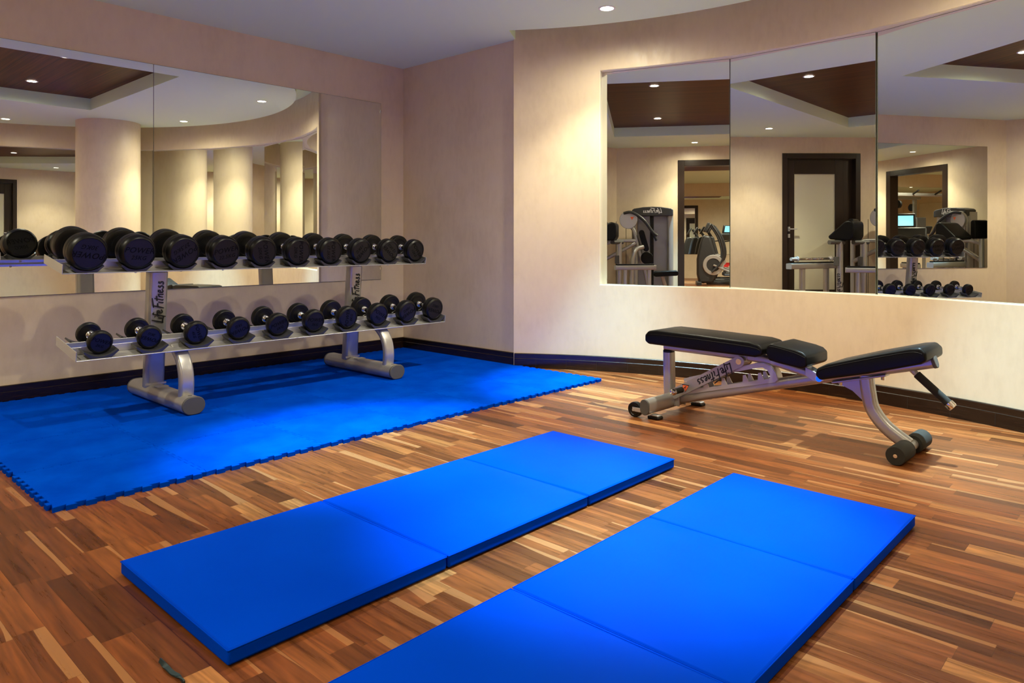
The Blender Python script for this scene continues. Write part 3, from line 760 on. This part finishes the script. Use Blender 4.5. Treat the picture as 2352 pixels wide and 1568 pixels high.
# ------------------------------------------------------------------ a thin strap left on the floor
def gp(px, py): Y = 1650.0 / (py - 555.5); return Vector(((px - 1176) / 1650.0 * Y, Y, 0))
bm = new(); pth = smoothpath([gp(367, 1519) + Vector((0, 0, .003)), gp(380, 1533) + Vector((0, 0, .004)), gp(396, 1549) + Vector((0, 0, .004)), gp(409, 1556) + Vector((0, 0, .004)), gp(424, 1572) + Vector((0, 0, .003))], 6)
o = obj('strap', bm := sweep(bm, pth, [(-.0055, -.0018), (.0055, -.0018), (.0055, .0018), (-.0055, .0018)], Vector((.7, -.7, 0))), M['teal'])
tag(o, 'thin dark teal strap lying on the wood floor by the lower edge', 'strap')
# ------------------------------------------------------------------ doors
dq = (W(0, 1) - W(1, 0)).normalized()                          # faces into the gym
dx = (W(1, 1) - W(0, 0)).normalized()                          # along the door wall, away from the back wall
DO = W(5.343, .793)
door = tag(bpy.data.objects.new('door_1', None), 'dark wenge door with a frosted glass panel between the mirror and the doorway', 'door', kind='structure'); COL.objects.link(door)
door.location = DO; door.rotation_euler = (0, 0, math.atan2(dx.y, dx.x))   # local x along wall; local +y or -y into room
SG = 1.0 if Vector((-dx.y, dx.x, 0)).dot(dq) > 0 else -1.0
def dbox(bm, x0, x1, y0, y1, z0, z1): box(bm, ((x0 + x1) / 2, SG * (y0 + y1) / 2, (z0 + z1) / 2), (x1 - x0, abs(y1 - y0), z1 - z0))
bm = new(); dbox(bm, 0, .075, -.12, .02, 0, 2.366); dbox(bm, 1.145, 1.22, -.12, .02, 0, 2.366); dbox(bm, .075, 1.145, -.12, .02, 2.285, 2.366); obj('door_frame', bm, M['darkwood'], door, False, bevel=.003)
bm = new(); dbox(bm, .075, .215, -.10, -.06, .01, 2.283); dbox(bm, .86, .985, -.10, -.06, .01, 2.283); dbox(bm, .215, .86, -.10, -.06, 2.055, 2.283); dbox(bm, .215, .86, -.10, -.06, .01, .26); dbox(bm, .987, 1.143, -.115, -.085, .01, 2.283)
lf = obj('door_leaf', bm, M['darkwood'], door, False, bevel=.002)
bm = new(); dbox(bm, .213, .862, -.085, -.077, .258, 2.057); obj('frosted_pane', bm, M['frost'], lf, False)
bm = new(); dbox(bm, .112, .148, -.06, -.05, 1.165, 1.235); dbox(bm, .125, .135, -.05, -.0, 1.195, 1.205); dbox(bm, .122, .235, -.008, .006, 1.190, 1.210); dbox(bm, .112, .148, -.06, -.052, 1.065, 1.125); obj('door_handle', bm, M['steel_l'], lf, False, bevel=.002)
bm = new()
for v0, v1, z0, z1 in ((2.88, 2.985, 0, 2.385), (4.25, 4.36, 0, 2.385), (2.985, 4.25, 2.285, 2.385)):
    vprism(bm, [W(6.385, v0).to_2d()[:], W(6.385, v1).to_2d()[:], W(6.57, v1).to_2d()[:], W(6.57, v0).to_2d()[:]], z0, z1)
struct('door_2', bm, M['darkwood'], 'dark wenge frame round the open doorway to the cardio room', 'doorway', bevel=.003)

# ------------------------------------------------------------------ cardio room beyond the doorway
bm = new(); vprism(bm, [W(6.5, .4).to_2d()[:], W(14.4, .4).to_2d()[:], W(14.4, 6.8).to_2d()[:], W(6.5, 6.8).to_2d()[:]], ZC, ZC + .05)
struct('ceiling_cardio_room', bm, M['ceiling'], 'plain painted ceiling of the cardio room', 'ceiling')
bm = new(); box(bm, (0, 0, 0), (2.6, 2.2, .02)); struct('ceiling_timber_panel_small', bm, M['veneer'], 'dark veneer panel under the cardio room ceiling', 'ceiling panel', loc=W(9.2, 3.9, ZC - .011), rot=ROT)
for nm, a, b, o, lb in (('wall_cardio_far', W(14.3, .4), W(14.3, 6.8), -D1, 'beige far wall of the cardio room'), ('wall_cardio_side', W(6.5, 6.7), W(14.4, 6.7), NN, 'beige mirrored side wall of the cardio room'), ('wall_cardio_near', W(6.5, .5), W(14.4, .5), -NN, 'beige near wall of the cardio room')):
    bm = new(); wall_strip(bm, a, b, 0, ZC, .1, o); struct(nm, bm, M['wall'], lb, 'wall')
flat_mirror('wall_mirror', W(14.298, 1.2), W(14.298, 6.2), .662, 2.254, D1, 'long mirror on the far wall of the cardio room', 'cardio room mirrors')
flat_mirror('wall_mirror', W(6.9, 6.698), W(13.6, 6.698), .662, 2.3, -NN, 'long mirror on the side wall of the cardio room', 'cardio room mirrors')
for (s, v), lb in zip(((8.6, 3.5), (10.2, 4.3), (12.2, 3.2), (8.3, 5.6), (12.4, 5.4)), ('cardio room downlight nearest the doorway', 'cardio room downlight in the veneer panel', 'cardio room downlight above the elliptical trainers', 'cardio room downlight above the treadmill', 'cardio room downlight near the far mirror')):
    downlight(s, v, 0, 1.4, z=ZC, loc=W(s, v, ZC - (.022 if 7.9 < s < 10.5 and 2.8 < v < 5 else 0)), label=lb)

# ------------------------------------------------------------------ weight machine by the doorway
RF = TH                                                         # local x = -s direction, local y = -v direction
wm = empty('weight_machine', 'silver seated weight machine with grey stack tower beside the open doorway', 'exercise machine', W(5.85, 2.3, 0), ROT)
def wl(s, v, z): return Vector((5.85 - s, 2.3 - v, z))
def wm_obj(n, bm, m, parent=None, **k): return obj(n, bm, M[m], parent or wm, True, **k)
bm = new()
for v in (2.16, 2.74): sweep(bm, [wl(6.17, v, .02), wl(6.17, v, 1.50)], rrect(.20, .10, .04, 5), Vector((1, 0, 0)))
wm_obj('side_column', bm, 'steel', ang=40)
bm = new(); box(bm, wl(6.20, 2.31, .74), (.03, .22, 1.40)); box(bm, wl(6.20, 2.58, .74), (.03, .24, 1.40)); wm_obj('tower_shroud', bm, 'shroud', bevel=.01)
bm = new(); box(bm, wl(6.185, 2.445, .74), (.05, .055, 1.42)); wm_obj('stack_guide', bm, 'rubber', bevel=.004)
bm = new(); prism(bm, [(-.335, 0), (.335, 0), (.335, .10), (.30, .125), (.15, .148), (0, .155), (-.15, .148), (-.30, .125), (-.335, .10)], wl(6.12, 2.45, 1.43), Vector((0, 1, 0)), Vector((0, 0, 1)), .22)
hdr = wm_obj('tower_header', bm, 'plastic', bevel=.012, seg=3, ang=40)
logo('logo_lettering', wl(6.0095, 2.45, 1.485) + Vector((0, -.155, 0)), Vector((0, 1, 0)), Vector((0, 0, 1)), .07, hdr, M['white'])
TUBE = rrect(.07, .06, .02, 5)
bm = new(); sweep(bm, smoothpath([wl(5.86, 2.03, 1.33), wl(5.86, 2.14, 1.20), wl(5.86, 2.19, 1.05), wl(5.86, 2.32, .55), wl(5.86, 2.42, .06)], 6), TUBE, Vector((1, 0, 0)))
sweep(bm, [wl(5.86, 2.20, 1.02), wl(5.86, 1.86, 1.02), wl(5.86, 1.66, .97)], TUBE, Vector((1, 0, 0))); sweep(bm, [wl(5.86, 2.18, .98), wl(5.86, 1.66, .70)], TUBE, Vector((1, 0, 0)))
sweep(bm, [wl(5.86, 1.66, 1.05), wl(5.86, 1.66, .06)], TUBE, Vector((1, 0, 0)))
sweep(bm, [wl(5.86, 1.45, .045), wl(5.86, 2.75, .045)], TUBE, Vector((1, 0, 0))); sweep(bm, [wl(5.86, 2.40, .045), wl(6.1, 2.45, .045)], TUBE, Vector((0, 1, 0)))
wm_obj('machine_frame', bm, 'steel', ang=40)
bm = new(); lathe(bm, [(0, -.03), (.14, -.03), (.145, -.02), (.145, .02), (.14, .03), (0, .03)], wl(5.83, 2.06, 1.36), (1, 0, 0), 40); cam_ = wm_obj('cam', bm, 'steel_l')
bm = new(); prism(bm, tri(.03), wl(5.80, 2.12, 1.385), Vector((0, -1, 0)), Vector((0, 0, 1)), .002); obj('warning_sticker', bm, M['orange'], cam_, False)
for ds in (-.14, .12):
    bm = new(); pth = smoothpath([wl(5.83 + ds * .2, 1.99, 1.47), wl(5.83 + ds * .6, 2.12, 1.48), wl(5.83 + ds, 2.30, 1.36), wl(5.83 + ds, 2.45, 1.16), wl(5.83 + ds, 2.52, 1.06 - ds * .3)], 6)
    sweep(bm, pth, circ(.024), Vector((1, 0, 0))); wm_obj('lever_arm', bm, 'plastic')
bm = new(); prism(bm, stadium(.36, .09, 6), wl(5.80, 2.31, 1.02), Vector((0, .27, .96)).normalized(), Vector((0, -.96, .27)).normalized(), .26); wm_obj('back_pad', bm, 'vinyl', bevel=.015, seg=3)
bm = new(); cyl(bm, wl(5.68, 2.36, .74), wl(5.94, 2.36, .74), .10, seg=32); wm_obj('roller_pad', bm, 'vinyl', bevel=.012)
bm = new(); prism(bm, stadium(.40, .08, 6), wl(5.80, 2.66, .49), Vector((0, -1, .06)).normalized(), Vector((0, .06, 1)).normalized(), .30); wm_obj('seat', bm, 'vinyl', bevel=.012, seg=3)
bm = new(); sweep(bm, [wl(5.80, 2.60, .45), wl(5.84, 2.72, .06)], TUBE, Vector((1, 0, 0))); wm_obj('seat_post', bm, 'steel')
bm = new(); prism(bm, stadium(.30, .09, 6), wl(5.84, 1.68, 1.20), Vector((0, 0, 1)), Vector((0, -1, 0)), .26); wm_obj('chest_pad', bm, 'vinyl', bevel=.012, seg=3)
bm = new()
for v in (1.86, 2.02): cyl(bm, wl(5.92, v, .05), wl(5.92, v, 1.34), .004, seg=6)
wm_obj('cable', bm, 'rubber')

# ------------------------------------------------------------------ preacher curl bench and bar rack
pb = empty('preacher_curl_bench', 'silver preacher curl bench with sloped black arm pad before the glass door', 'bench', W(5.07, 2.02, 0), ROT)
def pl_(s, v, z): return Vector((4.55 - s, 2.0 - v, z))
def pb_obj(n, bm, m, parent=None, **k): return obj(n, bm, M[m], parent or pb, True, **k)
P_A, P_B = (4.72, 1.66), (5.00, 1.90)
for k, (s, v) in enumerate((P_A, P_B)):
    bm = new(); sweep(bm, [pl_(s, v, .04), pl_(s, v, 1.0)], rrect(.085, .085, .03, 5), Vector((1, 0, 0))); po = pb_obj('post', bm, 'steel', ang=40)
    bm = new(); sweep(bm, [pl_(s - .13, v - .10, .995), pl_(s + .05, v + .04, .995)], stadium(.09, .06), Vector((0, 0, 1)).cross(Vector((.8, .6, 0)))); obj('end_cap', bm, M['cap'], po, True)
    bm = new(); box(bm, pl_(s - .05, v - .03, .72), (.02, .07, .13)); obj('post_sleeve', bm, M['cap'], po, False, bevel=.004)
    if k == 0:
        ax = Vector((-.66, .75, 0))
        logo('logo_lettering', pl_(s, v, .22) + Vector((.0435, .02, 0)), Vector((0, 0, 1)), Vector((0, -1, 0)), .075, po)
ex = (pl_(*P_B, 0) - pl_(*P_A, 0)).normalized(); nx_ = Vector((-ex.y, ex.x, 0))
bm = new(); mid = (pl_(*P_A, 0) + pl_(*P_B, 0)) / 2 + Vector((0, 0, 1.14))
prism(bm, [(-.25, -.10), (-.27, -.06), (-.02, .16), (.03, .17), (.09, .15), (.10, .10), (.10, -.06), (.06, -.12), (-.05, -.12)], mid, Matrix.Rotation(R_(-35), 3, 'Z') @ nx_, Vector((0, 0, 1)), .36); pb_obj('arm_pad', bm, 'vinyl', bevel=.03, seg=4)
bm = new(); sweep(bm, [pl_(4.35, 1.86, .61), pl_(4.60, 2.46, .61)], rrect(.085, .07, .01, 3), Vector((1, -.4, 0)).normalized())
for a in (.25, .85): sweep(bm, [pl_(4.35 + .25 * a, 1.86 + .6 * a, .58), pl_(4.35 + .25 * a, 1.86 + .6 * a, .03)], rrect(.07, .06, .015, 4), Vector((1, 0, 0)))
sweep(bm, [pl_(4.42, 2.03, .05), pl_(4.86, 1.78, .05)], rrect(.08, .07, .015, 4), Vector((0, 1, 0)))
sweep(bm, [pl_(*P_A, .05), pl_(*P_B, .05)], rrect(.08, .07, .015, 4), Vector((0, 0, 1)))
pb_obj('seat_frame', bm, 'steel', ang=40)
bm = new(); sweep(bm, [pl_(4.36, 1.88, .655), pl_(4.59, 2.43, .655)], rrect(.075, .022, .008, 3), Vector((1, -.4, 0)).normalized()); pb_obj('seat_strip', bm, 'vinyl')
bm = new(); sweep(bm, smoothpath([pl_(5.02, 2.10, .05), pl_(5.02, 2.10, .62), pl_(5.05, 2.16, .86), pl_(5.12, 2.28, .92)], 6), circ(.035), Vector((1, 0, 0))); pb_obj('grab_handle', bm, 'steel')

br = empty('bar_rack', 'low silver bar rack in front of the frosted glass door', 'rack', W(4.95, 1.43, 0), ROT)
def rl2(s, v, z): return Vector((4.95 - s, 1.43 - v, z))
e1, e2 = (4.50, 1.24), (5.40, 1.56)
bx = (rl2(*e2, 0) - rl2(*e1, 0)).normalized(); bs = Vector((-bx.y, bx.x, 0))
bm = new(); sweep(bm, [rl2(*e1, .655), rl2(*e2, .655)], rrect(.10, .08, .012, 3), bs); bb_ = obj('beam', bm, M['steel'], br, True, ang=40)
bm = new(); sweep(bm, [rl2(*e1, .704) + bx * .06, rl2(*e2, .704) - bx * .02], rrect(.08, .018, .006, 3), bs); obj('beam_strip', bm, M['vinyl'], bb_, True)
for a in (.28, .80):
    p = rl2(e1[0] + .9 * a, e1[1] + .32 * a, 0)
    bm = new(); sweep(bm, [p + Vector((0, 0, .62)), p + Vector((0, 0, .03))], rrect(.075, .06, .015, 4), bx); box(bm, p + Vector((0, 0, .02)), (.10, .20, .04)); obj('leg', bm, M['steel'], br, True, ang=40)
cb = empty('curl_bar', 'chrome zigzag curl bar lying on the low bar rack', 'barbell', W(4.56, 1.26, .756), (0, 0, 0))
cb.rotation_euler = (0, 0, TH + math.atan2(bx.y, bx.x))
bm = new(); pth = [(.10, 0), (.30, .0), (.36, .03), (.43, -.03), (.50, .03), (.57, -.03), (.63, .0), (.80, 0)]
sweep(bm, smoothpath([Vector((a, b, 0)) for a, b in pth], 5), circ(.017, 12), Vector((0, 0, 1))); obj('bar', bm, M['chrome'], cb, True)
for x0, x1 in ((-.02, .10), (.80, .92)):
    bm = new(); cyl(bm, (x0, 0, 0), (x1, 0, 0), .024, seg=22); xx = x1 if x0 < 0 else x0; cyl(bm, (xx - .008, 0, 0), (xx + .008, 0, 0), .040, seg=24); obj('sleeve', bm, M['steel_l'], cb, True)

# ------------------------------------------------------------------ cardio machines
def copy_tree(o, parent=None):
    c = o.copy(); COL.objects.link(c)
    if parent: c.parent = parent
    for ch in list(o.children): copy_tree(ch, c)
    return c
el = empty('elliptical_trainer', 'black elliptical trainer with silver ringed flywheel nearest the doorway', 'exercise machine', W(11.15, 3.55, 0), ROT, 'elliptical trainers in the cardio room')
# local: x = -s (towards the doorway), -y = +v
Y1 = Vector((0, -1, 0)); Z1 = Vector((0, 0, 1))
bm = new(); prism(bm, [(.02, .05), (.34, .05), (.44, .30), (.42, .62), (.32, .98), (.28, 1.14), (.12, 1.16), (.05, .95), (-.02, .6), (-.02, .25)], (0, 0, 0), Y1, Z1, .26); obj('shroud', bm, M['plastic'], el, True, bevel=.05, seg=4)
bm = new(); lathe(bm, [(0, 0), (.145, 0), (.15, .004), (.15, .01), (0, .012)], Vector((.135, -.34, .47)), (1, 0, 0), 40); obj('flywheel_cover', bm, M['plastic'], el)
bm = new(); lathe(bm, [(.15, 0), (.235, 0), (.235, .022), (.225, .03), (.155, .03), (.15, .02)], Vector((.125, -.34, .47)), (1, 0, 0), 48, True); obj('flywheel_ring', bm, M['steel_l'], el)
for sg in (-1, 1):
    bm = new(); sweep(bm, smoothpath([Vector((sg * .19, -.30, .30)), Vector((sg * .19, -.55, .62)), Vector((sg * .22, -.50, 1.05)), Vector((sg * .20, -.30, 1.40))], 6), circ(.024), Vector((1, 0, 0))); obj('moving_arm', bm, M['plastic'], el)
    bm = new(); box(bm, (sg * .16, -.78, .24), (.15, .42, .04)); box(bm, (sg * .16, -.58, .27), (.15, .02, .05)); obj('pedal', bm, M['plastic'], el, False, bevel=.012)
    bm = new(); sweep(bm, [Vector((sg * .16, -.34, .47)), Vector((sg * .16, -.98, .20))], rrect(.05, .04, .01, 3), Vector((1, 0, 0))); obj('pedal_rail', bm, M['steel'], el)
bm = new(); sweep(bm, [Vector((0, -.2, .06)), Vector((0, -1.25, .06))], rrect(.16, .09, .03, 4), Vector((1, 0, 0))); box(bm, (0, -1.25, .04), (.55, .09, .08)); box(bm, (0, -.02, .04), (.55, .10, .08)); obj('base_frame', bm, M['plastic'], el, True, bevel=.008)
bm = new(); box(bm, (0, -.20, 1.34), (.30, .05, .24), Matrix.Rotation(R_(28), 4, 'X')); cs_ = obj('console', bm, M['plastic'], el, True, bevel=.02)
bm = new(); box(bm, Vector((0, -.226, 1.352)), (.20, .004, .13), Matrix.Rotation(R_(28), 4, 'X')); obj('screen', bm, M['screen'], cs_, False)
bm = new(); box(bm, (.134, -.62, .45), (.006, .12, .05)); obj('badge', bm, M['red'], el, False)
for s, v, lb in ((12.1, 3.68, 'middle black elliptical trainer in the cardio room row'), (13.0, 3.80, 'black elliptical trainer nearest the far mirror of the cardio room')):
    c = copy_tree(el); c.location = W(s, v, 0); c['label'] = lb
tr = empty('treadmill', 'dark treadmill with glowing blue console screen inside the cardio room', 'exercise machine', W(7.75, 5.45, 0), (0, 0, TH + R_(140)))
bm = new(); box(bm, (0, -.9, .13), (.72, 1.9, .14)); obj('deck', bm, M['plastic'], tr, True, bevel=.03)
bm = new(); box(bm, (0, -.95, .203), (.50, 1.6, .008)); obj('belt', bm, M['rubber'], tr, False)
for sg in (-1, 1):
    bm = new(); sweep(bm, smoothpath([Vector((sg * .38, -.2, .10)), Vector((sg * .38, -.15, .7)), Vector((sg * .38, -.25, 1.10))], 6), rrect(.07, .06, .02, 4), Vector((1, 0, 0))); obj('upright', bm, M['steel'], tr, True)
    bm = new(); sweep(bm, [Vector((sg * .40, -.22, 1.05)), Vector((sg * .40, -.70, 1.0))], circ(.022), Vector((0, 0, 1))); obj('handrail', bm, M['plastic'], tr, True)
bm = new(); box(bm, (0, -.20, 1.18), (.86, .10, .26), Matrix.Rotation(R_(-25), 4, 'X')); co = obj('console', bm, M['plastic'], tr, True, bevel=.03)
bm = new(); box(bm, (0, -.20, 1.46), (.46, .07, .30), Matrix.Rotation(R_(-12), 4, 'X')); sc_ = obj('monitor', bm, M['plastic'], tr, True, bevel=.025)
for sgn in (-1, 1):
    bm = new(); box(bm, (0, -.20 + sgn * .034, 1.46 + sgn * .008), (.36, .008, .22), Matrix.Rotation(R_(-12), 4, 'X')); obj('screen', bm, M['screen'], sc_, False)
cm = empty('cable_machine', 'tall silver cable station against the cardio room side mirror', 'exercise machine', W(8.9, 6.15, 0), ROT)
bm = new()
for x in (-.75, .75):
    sweep(bm, [Vector((x, 0, 0)), Vector((x, 0, 2.05))], rrect(.09, .07, .02, 4), Vector((1, 0, 0)))
    box(bm, (x, 0, .03), (.12, .7, .06))
sweep(bm, [Vector((-.9, 0, 2.08)), Vector((.9, 0, 2.08))], rrect(.08, .08, .02, 4), Vector((0, 1, 0)))
obj('frame', bm, M['steel'], cm, True)
for x in (-.75, .75):
    bm = new(); box(bm, (x, -.17, .85), (.26, .12, 1.5)); obj('stack_shroud', bm, M['shroud'], cm, True, bevel=.02)
    bm = new(); cyl(bm, (x - .02, .10, 1.85), (x + .02, .10, 1.85), .09, seg=28); obj('pulley', bm, M['rubber'], cm)
for x in (-.3, .3):
    bm = new(); sweep(bm, [Vector((x, 0, 2.08)), Vector((x + .05, .25, 2.16))], circ(.02), Vector((1, 0, 0))); obj('grip', bm, M['rubber'], cm)
